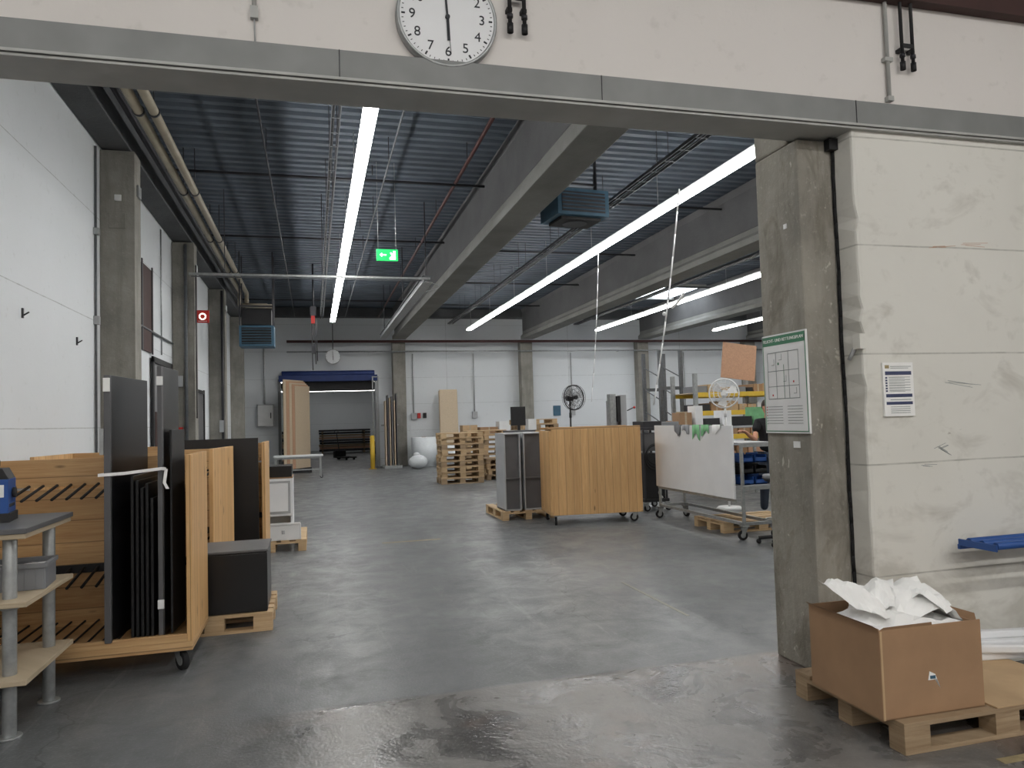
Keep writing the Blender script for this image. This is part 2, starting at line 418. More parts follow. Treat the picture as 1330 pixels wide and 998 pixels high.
# ---------------------------------------------------------------- helpers for objects
def pallet(b,x0,y0,z,w=1.2,d=0.8,m='pall'):
    al=w>=d; L,W=(w,d) if al else (d,w)
    def bx(u0,u1,v0,v1,a,c):
        if al: b.box(x0+u0,x0+u1,y0+v0,y0+v1,z+a,z+c,m)
        else: b.box(x0+v0,x0+v1,y0+u0,y0+u1,z+a,z+c,m)
    for i in range(5):
        v=i*(W-.13)/4; bx(0,L,v,v+(.13 if i%2==0 else .1),.122,.144)
    for u in (0,(L-.145)/2,L-.145):
        bx(u,u+.145,0,W,.1,.122)
        for v in (0,(W-.1)/2,W-.1): bx(u,u+.145,v,v+.1,.022,.1)
    for v in (0,(W-.1)/2,W-.1): bx(0,L,v,v+.1,0,.022)
def caster(b,x,y,top,r=.06,a=0.0):
    d=Vector((math.cos(a),math.sin(a),0)); n=Vector((-d.y,d.x,0)); c=Vector((x,y,r))+d*.025
    b.cyl(c-n*.018,c+n*.018,r,'rub',18); b.cyl(c-n*.02,c+n*.02,r*.55,'galv',12)
    for sgn in (-1,1):
        o=n*.026*sgn
        p=[c+o-d*.02-Vector((0,0,.01)),c+o+d*.02-Vector((0,0,.01)),Vector((x,y,top-.012))+o+d*.04,Vector((x,y,top-.012))+o-d*.04]
        b.face([tuple(q) for q in p],'galv')
    b.box(x-.05,x+.05,y-.045,y+.045,top-.014,top,'galv')
def rack_cart(name,loc,rz,w,d,h,open_front=True,zb=.14):
    b=B(name,loc,rz,.003)
    b.box(0,w,0,d,zb,zb+.06,'pineh'); b.box(0.03,w-.03,-.004,0.03,zb+.06,zb+.11,'pineh') if open_front else None
    b.box(0,.035,0,d,zb+.06,h-.02,'pine'); b.box(w-.035,w,0,d,zb+.06,h,'pine')
    yb=(d-.03,d) if open_front else (0,.03)
    if open_front:
        b.box(.035,w-.035,yb[0],yb[1],h-.22,h-.02,'pineh'); b.box(.035,w-.035,yb[0],yb[1],zb+.06,h-.24,'pineh')
    else:
        b.box(.0355,w-.0355,-.003,.03,zb+.0,h-.001,'pine'); b.box(0,w,0,.05,h-.0,h+.025,'pineh'); b.box(0,w,d-.05,d,h-.0,h+.025,'pineh')
    n=int((w-.1)/.09)
    for i in range(n):
        x=.08+i*.09
        for z in (.62,1.22):
            y1=d-.03 if open_front else d-.05; y0=y1-.42
            b.cyl((x,y0,z-.07),(x,y1,z),.011,'rub',6)
        b.cyl((x,.04,zb+.09),(x,d-.03,zb+.09),.008,'rub',6)
    b.box(.04,w-.04,d-.05,d-.031,.58,.64,'blkm'); 
    for x in (.09,w-.09):
        for y in (.09,d-.09): caster(b,x,y,zb,.062,rnd.uniform(0,6))
    return b

# ---------------------------------------------------------------- left foreground
b=rack_cart('panel_rack_cart',(-2.25,5.36,0),0,1.45,.75,1.43)
b.done()
b=B('black_door_panels',bevel=.003)
b.slab((-1.30,5.34),(-1.21,6.02),.03,.24,1.97,'blk')
b.slab((-1.302,5.333),(-1.298,5.358),.04,.24,1.97,'dgrey')
for i,(x,h,l) in enumerate(((-1.17,1.30,.64),(-1.14,1.27,.6),(-1.11,1.22,.62),(-1.08,1.25,.55),(-1.05,1.15,.5))): b.slab((x,5.40),(x+.03,5.40+l),.018,.24,h,'blk')
b.slab((-.995,5.42),(-.965,5.85),.022,.24,2.03,'blk'); b.slab((-.94,5.45),(-.915,5.8),.014,.24,1.6,'blkm')
b.slab((-.998,5.39),(-.992,5.42),.03,.24,2.03,'dgrey')
b.box(-1.345,-1.32,5.325,5.35,1.45,1.62,'galv'); b.box(-1.322,-1.282,5.318,5.332,1.86,1.95,'paper')
b.box(-1.015,-.975,5.378,5.39,1.9,1.96,'whitep'); b.box(-1.015,-.975,5.378,5.39,.42,.48,'whitep')
b.done()
b=B('white_strap')
pts=[(-1.34,5.9,1.31),(-1.35,5.31,1.32),(-1.2,5.32,1.325),(-.98,5.35,1.345),(-.955,5.37,1.34),(-.965,5.36,1.25),(-.945,5.355,1.21)]
for p,q in zip(pts[:-1],pts[1:]):
    p=Vector(p);q=Vector(q); u=Vector((0,0,.010)); 
    if abs((q-p).normalized().z)>.7: u=Vector((.010,0,0))
    b.face([tuple(p-u),tuple(q-u),tuple(q+u),tuple(p+u)],'paper')
b.done()
b=B('storage_shelf',bevel=.003)
for z in (.30,.70,1.08): b.box(-2.5,-1.46,4.42,5.2,z,z+.028,'ply' if z<1 else 'dgrey')
b.box(-2.5,-1.47,4.43,5.19,1.052,1.08,'ply')
for x,xx in ((-1.58,-1.555),(-2.42,-2.42)):
    for y,x in ((4.55,x),(5.07,xx)):
        b.cyl((x,y,0.006),(x,y,1.052),.034,'galv',18); b.cyl((x,y,0),(x,y,.012),.06,'galv',18)
        for z in (.30,.70): b.cyl((x,y,z-.03),(x,y,z),.044,'galv',18)
b.done()
b=B('grey_plastic_crate',(-1.66,4.86,.7285),0.1,.004)
b.box(-.17,.17,-.13,.13,0,.01,'gplast')
for s_ in (-1,1):
    b.box(-.17,.17,s_*.13-.006,s_*.13+.006,0,.12,'gplast'); b.box(s_*.17-.006,s_*.17+.006,-.13,.13,0,.12,'gplast')
    b.box(-.185,.185,s_*.137-.01,s_*.137+.01,.12,.145,'gplast'); b.box(s_*.177-.01,s_*.177+.01,-.14,.14,.12,.145,'gplast')
for i in range(6): b.box(-.15+i*.055,-.145+i*.055,-.142,-.13,0,.12,'gplast')
b.sheet((0,0,.10),.28,.2,.02,3,'whitep',n=8); b.done()
b=B('blue_power_tool',(-1.83,4.85,1.1085),0.15,.012)
b.box(-.12,.16,-.11,.11,.0,.05,'blkm'); b.box(-.1,.15,-.1,.1,.05,.24,'blue'); b.prism([(-.1,.24),(.15,.24),(.12,.30),(-.06,.30)],'y',-.09,.09,'blkm')
b.box(.05,.13,-.104,-.1,.14,.21,'paper'); b.ring((.02,-.05,.33),(0,1,0),.07,.014,'rub',20,8); b.box(.1,.151,-.07,.07,.08,.1,'blkm'); b.cyl((.155,0,.16),(.17,0,.16),.03,'blkm',14)
b.done()
b=B('wooden_pallet',bevel=.002); pallet(b,-1.2,6.2,0,.86,.78); b.done()
b=B('black_cabinet',(-1.07,6.24,.145),0,.003)
b.box(0,.69,0,.55,0,.47,'blk'); b.box(-.004,.694,-.012,0,.01,.46,'blk'); b.box(-.006,.698,-.014,.555,.47,.488,'dgrey'); b.done()
b=rack_cart('panel_rack_cart',(-2.36,7.22,0),math.radians(-7),1.5,.78,1.42); b.done()
b=rack_cart('panel_rack_cart',(-1.95,8.14,0),0,1.45,.75,1.44); b.done()
b=B('black_furniture_panels',bevel=.003)
b.box(-1.5,-.56,8.05,8.075,.0,1.49,'blk'); b.box(-1.5,-.56,8.046,8.05,.0,.02,'dgrey'); b.box(-1.46,-.6,8.08,8.10,0,1.46,'blkm')
b.done()
b=B('wooden_pallet',bevel=.002); pallet(b,-.98,9.95,0,.86,1.2); b.done()
b=B('white_drawer_unit',(-.78,10.05,.145),0,.003)
b.box(0,.5,0,.5,.30,.78,'whitel')
b.box(.03,.47,-.012,0,.33,.75,'lgrey'); b.box(.06,.44,-.02,-.012,.36,.72,'whitel')
b.box(0,.03,0,.5,0,.3,'whitel');b.box(.47,.5,0,.5,0,.3,'whitel');b.box(0,.5,.47,.5,0,.3,'whitel')
b.box(-.01,.49,-.005,.5,.80,.94,'blk'); b.box(.0,.5,0,.5,.78,.80,'card')
b.done()
b=B('white_storage_box',(-.62,9.98,.145),0,.006)
b.box(.0,.42,0,.06,0,.02,'whitep'); b.box(0,.42,-.02,0,0,.2,'whitep'); b.box(-.01,.43,-.03,.0,.19,.22,'whitep'); b.box(.42,.435,-.02,.04,0,.2,'whitep'); b.box(.2,.24,-.032,-.02,.08,.13,'lgrey'); b.done()
b=B('low_work_table',bevel=.004)
b.box(-1.2,.25,23.3,24.1,.66,.70,'whitel'); b.box(-1.15,.2,23.35,24.05,.60,.66,'galv')
for x in (-1.12,.17):
    for y in (23.38,24.02): b.box(x-.03,x+.03,y-.03,y+.03,.1,.6,'galv'); caster(b,x,y,.1,.045)
b.box(-1.12,.17,23.36,23.4,.25,.29,'galv'); b.done()

# ---------------------------------------------------------------- left wall details
b=B('wall_conduit')
b.cyl((-2.53,9.9,.4),(-2.53,9.9,5.1),.014,'tray',8); b.box(-2.55,-2.49,9.86,9.94,4.0,4.08,'galv'); b.box(-2.55,-2.49,9.86,9.94,2.9,3.0,'lgrey')
b.cyl((-2.53,13.9,2.9),(-2.53,13.9,5.1),.012,'galv',8); b.cyl((-2.12,14.97,1.8),(-2.12,14.97,4.7),.012,'dpipe',8)
b.cyl((-2.3,14.96,0.2),(-2.3,14.96,5.1),.03,'tray',10); b.box(-2.45,-2.36,14.93,14.99,2.4,2.6,'lgrey'); b.box(-2.3,-2.2,19.93,19.99,1.5,1.8,'lgrey')
b.cyl((-2.22,19.96,0.2),(-2.22,19.96,5.1),.03,'dpipe',10); b.cyl((-2.53,16.3,1.2),(-2.53,16.3,5.1),.02,'dpipe',8); b.box(-2.55,-2.48,16.2,16.4,1.3,1.7,'lgrey')
b.cyl((-2.52,10.6,3.2),(-2.52,14.9,3.2),.018,'tray',8)
b.done()
b=B('wall_hooks'); 
for (y,z) in ((7.6,2.7),(9.2,2.62)): b.box(-2.55,-2.535,y-.012,y+.012,z-.045,z+.045,'dpipe'); b.cyl((-2.535,y,z-.02),(-2.49,y,z+.01),.007,'dpipe',6)
b.done()
b=B('window_1'); b.box(-2.549,-2.52,12.35,13.05,2.85,4.2,'rust'); b.box(-2.52,-2.505,12.3,12.36,2.83,4.25,'dpipe'); b.box(-2.52,-2.505,13.04,13.1,2.83,4.25,'dpipe'); b.done()
b=B('door_1',bevel=.004); b.box(-2.549,-2.52,13.1,14.6,0,2.7,'mgrey'); b.box(-2.52,-2.49,13.0,13.1,0,2.8,'blkm'); b.box(-2.52,-2.49,14.6,14.7,0,2.8,'blkm'); b.box(-2.52,-2.49,13.0,14.7,2.7,2.8,'blkm')
b.box(-2.525,-2.5,13.2,13.8,.2,1.9,'rust'); b.box(-2.52,-2.45,14.3,14.33,1.0,1.15,'galv'); b.done()
b=B('door_2',bevel=.004); b.box(-2.549,-2.5,17.5,18.6,0,2.4,'dgrey'); b.box(-2.5,-2.47,17.42,17.5,0,2.5,'blkm'); b.box(-2.5,-2.47,18.6,18.68,0,2.5,'blkm'); b.box(-2.5,-2.47,17.42,18.68,2.4,2.48,'blkm'); b.cyl((-2.49,17.6,1.05),(-2.44,17.6,1.05),.012,'galv'); b.done()
b=B('fire_alarm_call_point',bevel=.004); b.box(-2.46,-2.36,14.93,14.99,1.5,1.64,'red'); b.box(-2.44,-2.38,14.925,14.93,1.54,1.60,'whitep'); b.done()
b=B('fire_hose_sign',bevel=.003); b.box(-2.14,-1.9,15.06,15.08,3.62,3.86,'red'); b.ring((-2.02,15.055,3.74),(0,1,0),.055,.012,'exitw',20,6); b.box(-2.1,-1.94,15.052,15.058,3.645,3.655,'whitep'); b.box(-2.16,-2.12,15.05,15.09,3.84,3.88,'galv'); b.done()
b=B('unit_heater',(-1.30,19.0,3.55),0,.008)
b.box(-.40,.40,-.3,.3,0,.5,'bluegrey'); b.box(-.34,.34,-.31,-.3,.05,.45,'blkm')
for i in range(6): b.box(-.34,.34,-.33,-.305,.07+i*.065,.085+i*.065,'bluegrey')
for x in (-.38,.38):
    for y in (-.28,.28): b.box(x-.015,x+.015,y-.015,y+.015,.5,2.3,'dpipe')
b.box(-.40,.40,-.3,-.27,.95,.99,'dpipe'); b.box(-.34,.34,-.25,.25,.52,.9,'blkm')
b.done()
b=B('unit_heater',(4.15,11.2,4.80),0.1,.008)
b.box(-.45,.45,-.35,.35,0,.42,'bluegrey'); b.box(-.35,.35,-.25,.25,-.05,0,'blkm'); b.box(-.38,.38,-.36,-.35,.05,.37,'dpipe')
for i in range(5): b.box(-.38,.38,-.38,-.355,.08+i*.06,.095+i*.06,'bluegrey')
b.cyl((0,0,-.06),(0,0,-.05),.2,'dpipe',20)
for x in (-.4,.4): b.box(x-.02,x+.02,-.02,.02,.42,1.09,'dpipe')
b.box(-.42,.42,-.02,.02,.6,.63,'dpipe'); b.done()
# ---------------------------------------------------------------- overhead services
b=B('heating_pipes')
for dx,r_ in ((0,.055),(.16,.055)):
    x=-1.86+dx; z=5.22
    b.cyl((x,3.97,z),(x,20.8+dx,z),r_,'pipe',14); b.ball((x,20.8+dx,z),r_,'pipe'); b.cyl((x,20.8+dx,z),(x,20.8+dx,z-.35),r_,'pipe',14); b.ball((x,20.8+dx,z-.35),r_,'pipe')
    b.cyl((x,20.8+dx,z-.35),(x+.7,20.8+dx,z-.35),r_,'pipe',14)
    for y in range(6,21,3): b.cyl((x,y,z+.05),(x,y,ZC-.001),.008,'dpipe',6); b.cyl((x,y-.02,z),(x,y+.02,z),r_+.01,'dpipe',14)
b.cyl((-2.05,3.97,5.35),(-2.05,27,5.35),.04,'dpipe',10)
b.done()
b=B('sprinkler_pipes')
for y in (8.3,12.0,16.0,20.0,24.0):
    b.cyl((-2.1,y,5.55),(2.85,y,5.55),.022,'dpipe',8)
    for x0 in (3.4,8.35,13.3): b.cyl((x0,y+.6,5.55),(x0+4.3,y+.6,5.55),.022,'dpipe',8)
b.cyl((2.35,3.97,5.62),(2.35,27.4,5.5),.03,'rpipe',10); b.cyl((1.15,3.97,5.5),(1.15,27.4,5.5),.014,'tray',8)
b.cyl((-.6,6,5.5),(-.6,27.4,5.5),.014,'dpipe',8)
for y in range(5,27,3):
    for x in (2.35,1.15,-.6): b.cyl((x,y,5.5),(x,y,ZC-.001),.006,'dpipe',6)
    b.cyl((.9,y,5.45),(.9,y,5.3),.008,'dpipe',6)
b.done()
b=B('wall_pipes')
b.cyl((-.9,27.45,4.62),(20,27.45,4.62),.05,'rpipe',10); b.cyl((-.9,27.5,4.25),(20,27.5,4.25),.03,'galv',10)
for x in range(0,20,2): b.cyl((x,27.5,4.25),(x,27.99,4.25),.01,'galv',6)
b.done()
def ctray(x,y0,y1,z,w=.1,name='cable_tray'):
    b=B(name); 
    for s_ in (-1,1): b.box(x+s_*w-.004,x+s_*w+.004,y0,y1,z,z+.05,'tray')
    y=y0
    while y<y1: b.box(x-w,x+w,y,y+.012,z,z+.006,'tray'); y+=.45
    b.cyl((x-.03,y0,z+.02),(x-.03,y1,z+.02),.015,'rub',6); b.cyl((x+.03,y0,z+.02),(x+.03,y1,z+.02),.012,'dpipe',6)
    y=y0+.6
    while y<y1:
        for s_ in (-1,1): b.cyl((x+s_*w,y,z+.05),(x+s_*w,y,ZC),.005,'dpipe',6)
        y+=2.5
    b.done()
ctray(.30,4.0,25,5.1,.05); ctray(4.95,4.0,27,5.2,.09); ctray(9.9,4.0,27,5.2,.09)
b=B('crane_rail_frame',bevel=.003)
b.box(-2.1,2.2,13.98,14.02,4.33,4.37,'galv'); b.box(-2.1,2.2,14.27,14.29,4.35,4.37,'tray')
b.box(2.08,2.22,14.0,23.6,4.28,4.40,'tray'); b.box(2.05,2.25,14.0,23.6,4.27,4.285,'galv'); b.box(2.05,2.25,14.0,23.6,4.40,4.415,'tray')
for y in (14.2,18,23): b.cyl((2.15,y,4.4),(2.15,y,ZC),.012,'dpipe',8)
for x in (-1.5,.2): b.cyl((x,14,4.37),(x,14,ZC),.008,'dpipe',6)
pts=[(2.1+.28*math.sin(i/10*math.pi),14.0,4.3-.02*i) for i in range(11)]
b.tube(pts,.006,'galv',6); b.done()
b=B('exit_sign',bevel=.002)
b.box(1.03,1.38,12.1,12.13,4.26,4.45,'exitg')
b.prism([(1.08,4.355),(1.12,4.39),(1.12,4.365),(1.19,4.365),(1.19,4.345),(1.12,4.345),(1.12,4.32)],'y',12.09,12.1,'exitw')
b.prism([(1.24,4.28),(1.34,4.28),(1.34,4.42),(1.30,4.42),(1.30,4.36),(1.27,4.40),(1.25,4.39),(1.28,4.34),(1.24,4.31)],'y',12.09,12.1,'exitw')
b.cyl((1.06,12.115,4.45),(1.06,12.115,5.9),.004,'galv',6); b.cyl((1.35,12.115,4.45),(1.35,12.115,5.9),.004,'galv',6); b.done()
b=B('ceiling_cables')
def cable(p,q,sag,r_,m='whitep',n=10):
    p=Vector(p);q=Vector(q); L=[]
    for i in range(n+1):
        t=i/n; v=p.lerp(q,t); v.z-=sag*4*t*(1-t); v.x+=sag*.5*math.sin(t*3.1); L.append(tuple(v))
    b.tube(L,r_,m,6)
cable((5.3,9.8,4.95),(4.87,10.05,1.75),.05,.012); cable((5.6,13.8,4.9),(5.3,13.7,1.9),.05,.008)
cable((5.33,9.85,3.4),(5.2,10.0,3.2),.02,.02)
b.ball((5.05,9.95,3.1),.03,'whitep'); b.done()
b=B('window_2'); 
for i in range(2):
    x0=10.9+i*.95; b.box(x0,x0+.8,22.0,24.2,ZC-.04,ZC-.01,'sky'); 
b.box(10.8,12.7,21.9,21.98,ZC-.12,ZC,'steell'); b.box(10.8,12.7,24.22,24.3,ZC-.12,ZC,'steell'); b.done()
b=B('chain_hoist'); b.box(-.05,.1,20.1,20.35,4.5,4.75,'dpipe'); b.box(-.03,.07,20.12,20.3,4.3,4.5,'red')
for x in (-.02,.06,.1): b.cyl((x,20.2,4.4),(x+.02,20.2,3.1+x*2),.012,'dpipe',6)
b.box(-.03,.07,20.15,20.25,3.5,3.75,'dpipe'); b.cyl((.03,20.2,4.75),(.03,20.2,ZC),.02,'dpipe',8); b.done()

# ---------------------------------------------------------------- header wall things
def wall_clock(name,c,R_,small=False):
    b=B(name,c)
    b.cyl((0,0.0,0),(0,-.045,0),R_,'galv',64); b.cyl((0,-.045,0),(0,-.047,0),R_*.935,'whitel',64); b.ring((0,-.045,0),(0,1,0),R_*.965,R_*.035,'galv',64,8)
    for i in range(60):
        a=math.radians(i*6); l=.06 if i%5==0 else .03; w_=.004 if i%5==0 else .0015
        rr=R_*.9
        Rm=Matrix.Rotation(a,3,'Y')
        p=Rm@Vector((0,0,rr-l*R_*.6))
        if not small or i%5==0: b.box(p.x-w_*R_*4,p.x+w_*R_*4,-.0495,-.047,p.z-l*R_*.6,p.z+l*R_*.6,'ink',Rm)
    for ang,L,w_ in ((math.radians(-4),.74,.02),(math.radians(178),.5,.028)):
        Rm=Matrix.Rotation(ang,3,'Y'); p=Rm@Vector((0,0,L*R_/2-.03*R_)); b.box(p.x-w_*R_,p.x+w_*R_,-.054,-.051,p.z-L*R_/2,p.z+L*R_/2,'ink',Rm)
    Rm=Matrix.Rotation(math.radians(176),3,'Y'); p=Rm@Vector((0,0,.3*R_)); b.box(p.x-.005*R_,p.x+.005*R_,-.057,-.055,p.z-.45*R_,p.z+.45*R_,'ink',Rm)
    b.cyl((0,-.047,0),(0,-.06,0),.045*R_,'ink',16)
    o=b.done()
    if not small:
        for n in range(1,13):
            a=math.radians(n*30); text(o,'numeral_%d'%n,str(n),R_*.27,'ink',T((math.sin(a)*R_*.69,-.048,math.cos(a)*R_*.69))@FRONT,'CENTER',.0012)
    return o
wall_clock('wall_clock',(.705,3.74,3.70),.266)
o=wall_clock('wall_clock',(.7,27.3,4.05),.27,True)
b=B('clock_hanger'); b.cyl((.7,27.32,4.30),(.7,27.32,5.5),.015,'tray',8); b.done()
b=B('header_wall_conduit')
b.cyl((-.25,3.725,3.62),(-.25,3.725,5.5),.011,'steell',10); b.box(-.268,-.232,3.71,3.74,3.60,3.66,'steell'); b.cyl((-.25,3.725,3.6),(-.248,3.73,3.48),.004,'lgrey',6)
b.cyl((3.48,3.72,3.52),(3.48,3.72,5.5),.012,'steell',10); b.box(3.46,3.50,3.705,3.74,3.5,3.53,'steell'); b.box(3.45,3.51,3.705,3.74,3.75,3.775,'steell'); b.done()
b=B('cable_hanger_rods')
for x,zz in ((1.045,3.66),(1.125,3.66),(3.575,3.70),(3.655,3.70)):
    b.cyl((x,3.70,zz),(x,3.70,5.0),.011,'blkm',10); b.cyl((x,3.70,zz-.0),(x,3.70,zz+.05),.017,'blkm',10); b.cyl((x,3.70,zz+.08),(x,3.70,zz+.1),.017,'dpipe',10); b.box(x-.015,x+.015,3.70,3.74,zz+.12,zz+.14,'blkm')
for a_,c_ in ((1.045,1.125),(3.575,3.655)): b.box(a_,c_,3.69,3.70,3.84,3.865,'blkm')
b.done()
b=B('ceiling_beam'); b.box(2.9,9,3.66,3.735,4.13,4.24,'rust'); b.done()
b=B('escape_plan_sign')
b.box(2.905,2.919,3.875,4.325,1.46,2.10,'whitep')
X=2.9035
b.box(X,2.905,3.88,4.32,2.03,2.09,'signg')
for s_ in ((3.88,3.886,1.47,2.09),(4.314,4.32,1.47,2.09),(3.88,4.32,1.47,1.476)): b.box(X,2.905,*s_,'signg')
def ln(y0,y1,z0,z1,m='inkg'): b.box(X-.0005,X,min(y0,y1),max(y0,y1),min(z0,z1),max(z0,z1),m)
for y in (3.95,4.05,4.18,4.27): ln(y,y+.004,1.68,1.98)
for z in (1.68,1.76,1.86,1.98): ln(3.95,4.27,z,z+.004)
for (y,z) in ((3.98,1.71),(4.08,1.79),(4.2,1.9),(4.12,1.93)): ln(y,y+.03,z,z+.003); ln(y,y+.003,z,z+.04)
ln(4.1,4.104,1.68,1.9,'signg'); ln(4.0,4.012,1.78,1.792,'red'); ln(4.15,4.165,1.9,1.915,'signg'); ln(4.22,4.232,1.7,1.712,'red')
for i in range(7):
    ln(4.13,4.29,1.63-i*.018,1.633-i*.018); ln(3.93,4.08,1.63-i*.018,1.633-i*.018); ln(4.295,4.303,1.626-i*.018,1.634-i*.018,'red' if i<4 else 'signg')
o=b.done()
text(o,'title','FLUCHT- UND RETTUNGSPLAN',.029,'paper',T((X-.001,4.10,2.06))@LEFTF,'CENTER')
b=B('column_stickers'); b.box(2.912,2.919,3.99,4.05,1.37,1.41,'whitep'); b.box(2.913,2.919,4.02,4.05,2.76,2.79,'whitep'); b.done()
b=B('notice_paper')
b.box(3.315,3.535,3.715,3.7295,1.55,1.875,'paper')
def l2(x0,x1,z0,z1,m='ink'): b.box(x0,x1,3.7135,3.715,z0,z1,m)
l2(3.33,3.36,1.84,1.86,'ochre'); l2(3.37,3.52,1.85,1.853,'inkg'); l2(3.37,3.50,1.84,1.843,'inkg'); l2(3.33,3.52,1.80,1.822,'inkb')
for i in range(6): l2(3.355,3.51,1.785-i*.016,1.788-i*.016,'inkg'); l2(3.355,3.47,1.779-i*.016,1.781-i*.016,'inkg'); l2(3.33,3.343,1.778-i*.016,1.788-i*.016,'inkb')
l2(3.33,3.52,1.665,1.685,'inkb'); l2(3.36,3.51,1.648,1.652,'inkg'); l2(3.33,3.52,1.62,1.638,'inkb')
for i in range(4): l2(3.36,3.5,1.605-i*.012,1.608-i*.012,'inkg')
b.done()
b=B('wall_scratches')
rs=random.Random(9)
for (x,z,l,a) in ((3.75,2.60,.22,.05),(3.80,1.74,.3,-.12),(3.72,1.33,.14,-.5),(3.70,1.36,.1,.3),(3.6,1.25,.12,-.1),(4.0,2.62,.2,.0)):
    m_='chipd' if z>2.5 else 'inkg'
    for j in range(3):
        xx=x+rs.uniform(-.03,.03); zz=z+rs.uniform(-.012,.012)
        b.box(xx,xx+l*rs.uniform(.4,1),3.7285,3.7295,zz,zz+.0025,m_,Matrix.Rotation(-a+rs.uniform(-.05,.05),3,'Y'))
b.done()

# ---------------------------------------------------------------- right foreground
b=B('wooden_pallet',bevel=.002); pallet(b,2.60,2.9,0,1.2,.8,'palld'); b.box(3.14,3.8,2.9,3.7,.1445,.152,'cardl'); b.done()
b=B('cardboard_box',(2.535,2.955,.145),math.radians(-1),.002)
w_,d_,h_=.58,.52,.42; t=.007
b.box(0,w_,0,t,0,h_-.005,'card'); b.box(0,w_,d_-t,d_,0,h_,'card'); b.box(0,t,t,d_-t,0,h_,'card'); b.box(w_-t,w_,t,d_-t,0,h_-.02,'card'); b.box(0,w_,0,d_,0,.006,'card')
b.face([(0,0,h_-.005),(.30,0,h_-.005),(.29,-.008,h_+.012),(.02,-.008,h_+.01)],'card'); b.face([(w_,.02,h_-.02),(w_,d_,h_-.02),(w_+.02,d_,h_+.01),(w_+.01,.04,h_+.015)],'card')
b.face([(0,.0,h_),(0,d_,h_),(-.02,d_,h_+.015),(-.02,.02,h_+.015)],'card')
b.prism([(.26,.16),(.31,.16),(.325,.12),(.30,.185),(.27,.20)],'y',-.003,0,'paper'); b.box(.27,.30,-.005,-.003,.165,.18,'bluegrey')
b.box(.004,.014,-.002,0,.0,h_-.01,'cardl')
b.done()
b=B('white_foam_sheets',(2.83,3.21,.145))
for i,(x,y,z,w2,d2,r_,tl) in enumerate(((0,0,.38,.50,.44,0,(0,0)),(-.12,.05,.47,.30,.34,.5,(-.05,.14)),(.10,.02,.46,.32,.34,-.3,(.08,.08)),(-.02,.10,.46,.30,.22,.9,(.1,-.08)),(.17,-.02,.44,.2,.34,.2,(-.12,0)))):
    b.sheet((x,y,z-.04),w2,d2,.05,i+1,'paper',r_,.07,9,1.7,tl)
b.done()
b=B('white_foam_profiles',bevel=.01)
for i,(x,y,z,r_) in enumerate(((3.28,3.5,.1525,.3),(3.34,3.42,.1525,.3),(3.33,3.48,.20,.1),(3.42,3.36,.20,-.3),(3.45,3.5,.24,.2))):
    b.box(x,x+.75,y,y+.05,z,z+.045,'whitel',Matrix.Rotation(-.25+r_*.3,3,'Z'))
b.done()
b=B('roller_conveyor',bevel=.003)
for y in (3.42,3.51,3.60): b.cyl((3.76,y,.79),(5.2,y,.79),.022,'blue',18); b.cyl((3.73,y,.79),(3.76,y,.79),.012,'blkm',12)
b.box(3.722,3.732,3.38,3.64,.765,.805,'blue'); b.box(3.735,5.2,3.64,3.66,.74,.77,'blue')
for x in (4.5,5.15):
    for y in (3.42,3.6): b.box(x-.02,x+.02,y-.02,y+.02,0,.765,'blkm')
    b.box(x-.02,x+.02,3.42,3.6,.71,.75,'blkm')
b.done()

# ---------------------------------------------------------------- centre
b=rack_cart('panel_rack_cart',(3.38,10.55,0),math.radians(-7),1.42,.8,1.43,False,.15); b.done()
b=B('wooden_pallet',bevel=.002); pallet(b,2.86,11.42,0,.86,1.2); b.done()
b=B('grey_shelf_cabinet',bevel=.003)
for x0,w2 in ((2.92,.27),(3.24,.36)):
    y0=11.46;y1=12.05;z0=.1455;z1=1.36
    b.box(x0,x0+.02,y0,y1,z0,z1,'lgrey'); b.box(x0+w2-.02,x0+w2,y0,y1,z0,z1,'lgrey'); b.box(x0,x0+w2,y0,y1,z1,z1+.02,'lgrey'); b.box(x0,x0+w2,y0,y1,z0,z0+.02,'lgrey')
    b.box(x0+.02,x0+w2-.02,y0+.05,y1-.01,z0+.02,z1,'dgrey')
    b.box(x0+.02,x0+w2-.02,y0+.01,y0+.05,z0+.5,z0+.52,'dgrey')
b.done()
def pstack(x,y,n,w=1.2,d=.8,z0=0,name='pallet_stack'):
    b=B(name)
    rr=random.Random(int(x*10))
    for i in range(n): pallet(b,x+rr.uniform(-.03,.03),y+rr.uniform(-.03,.03),z0+i*.1445,w,d,'pall' if i%3 else 'palld')
    b.done()
pstack(3.13,18.7,9,1.1,.8); pstack(4.45,19.3,4,.6,.8); pstack(5.5,20.0,11); pstack(4.35,21.5,9)
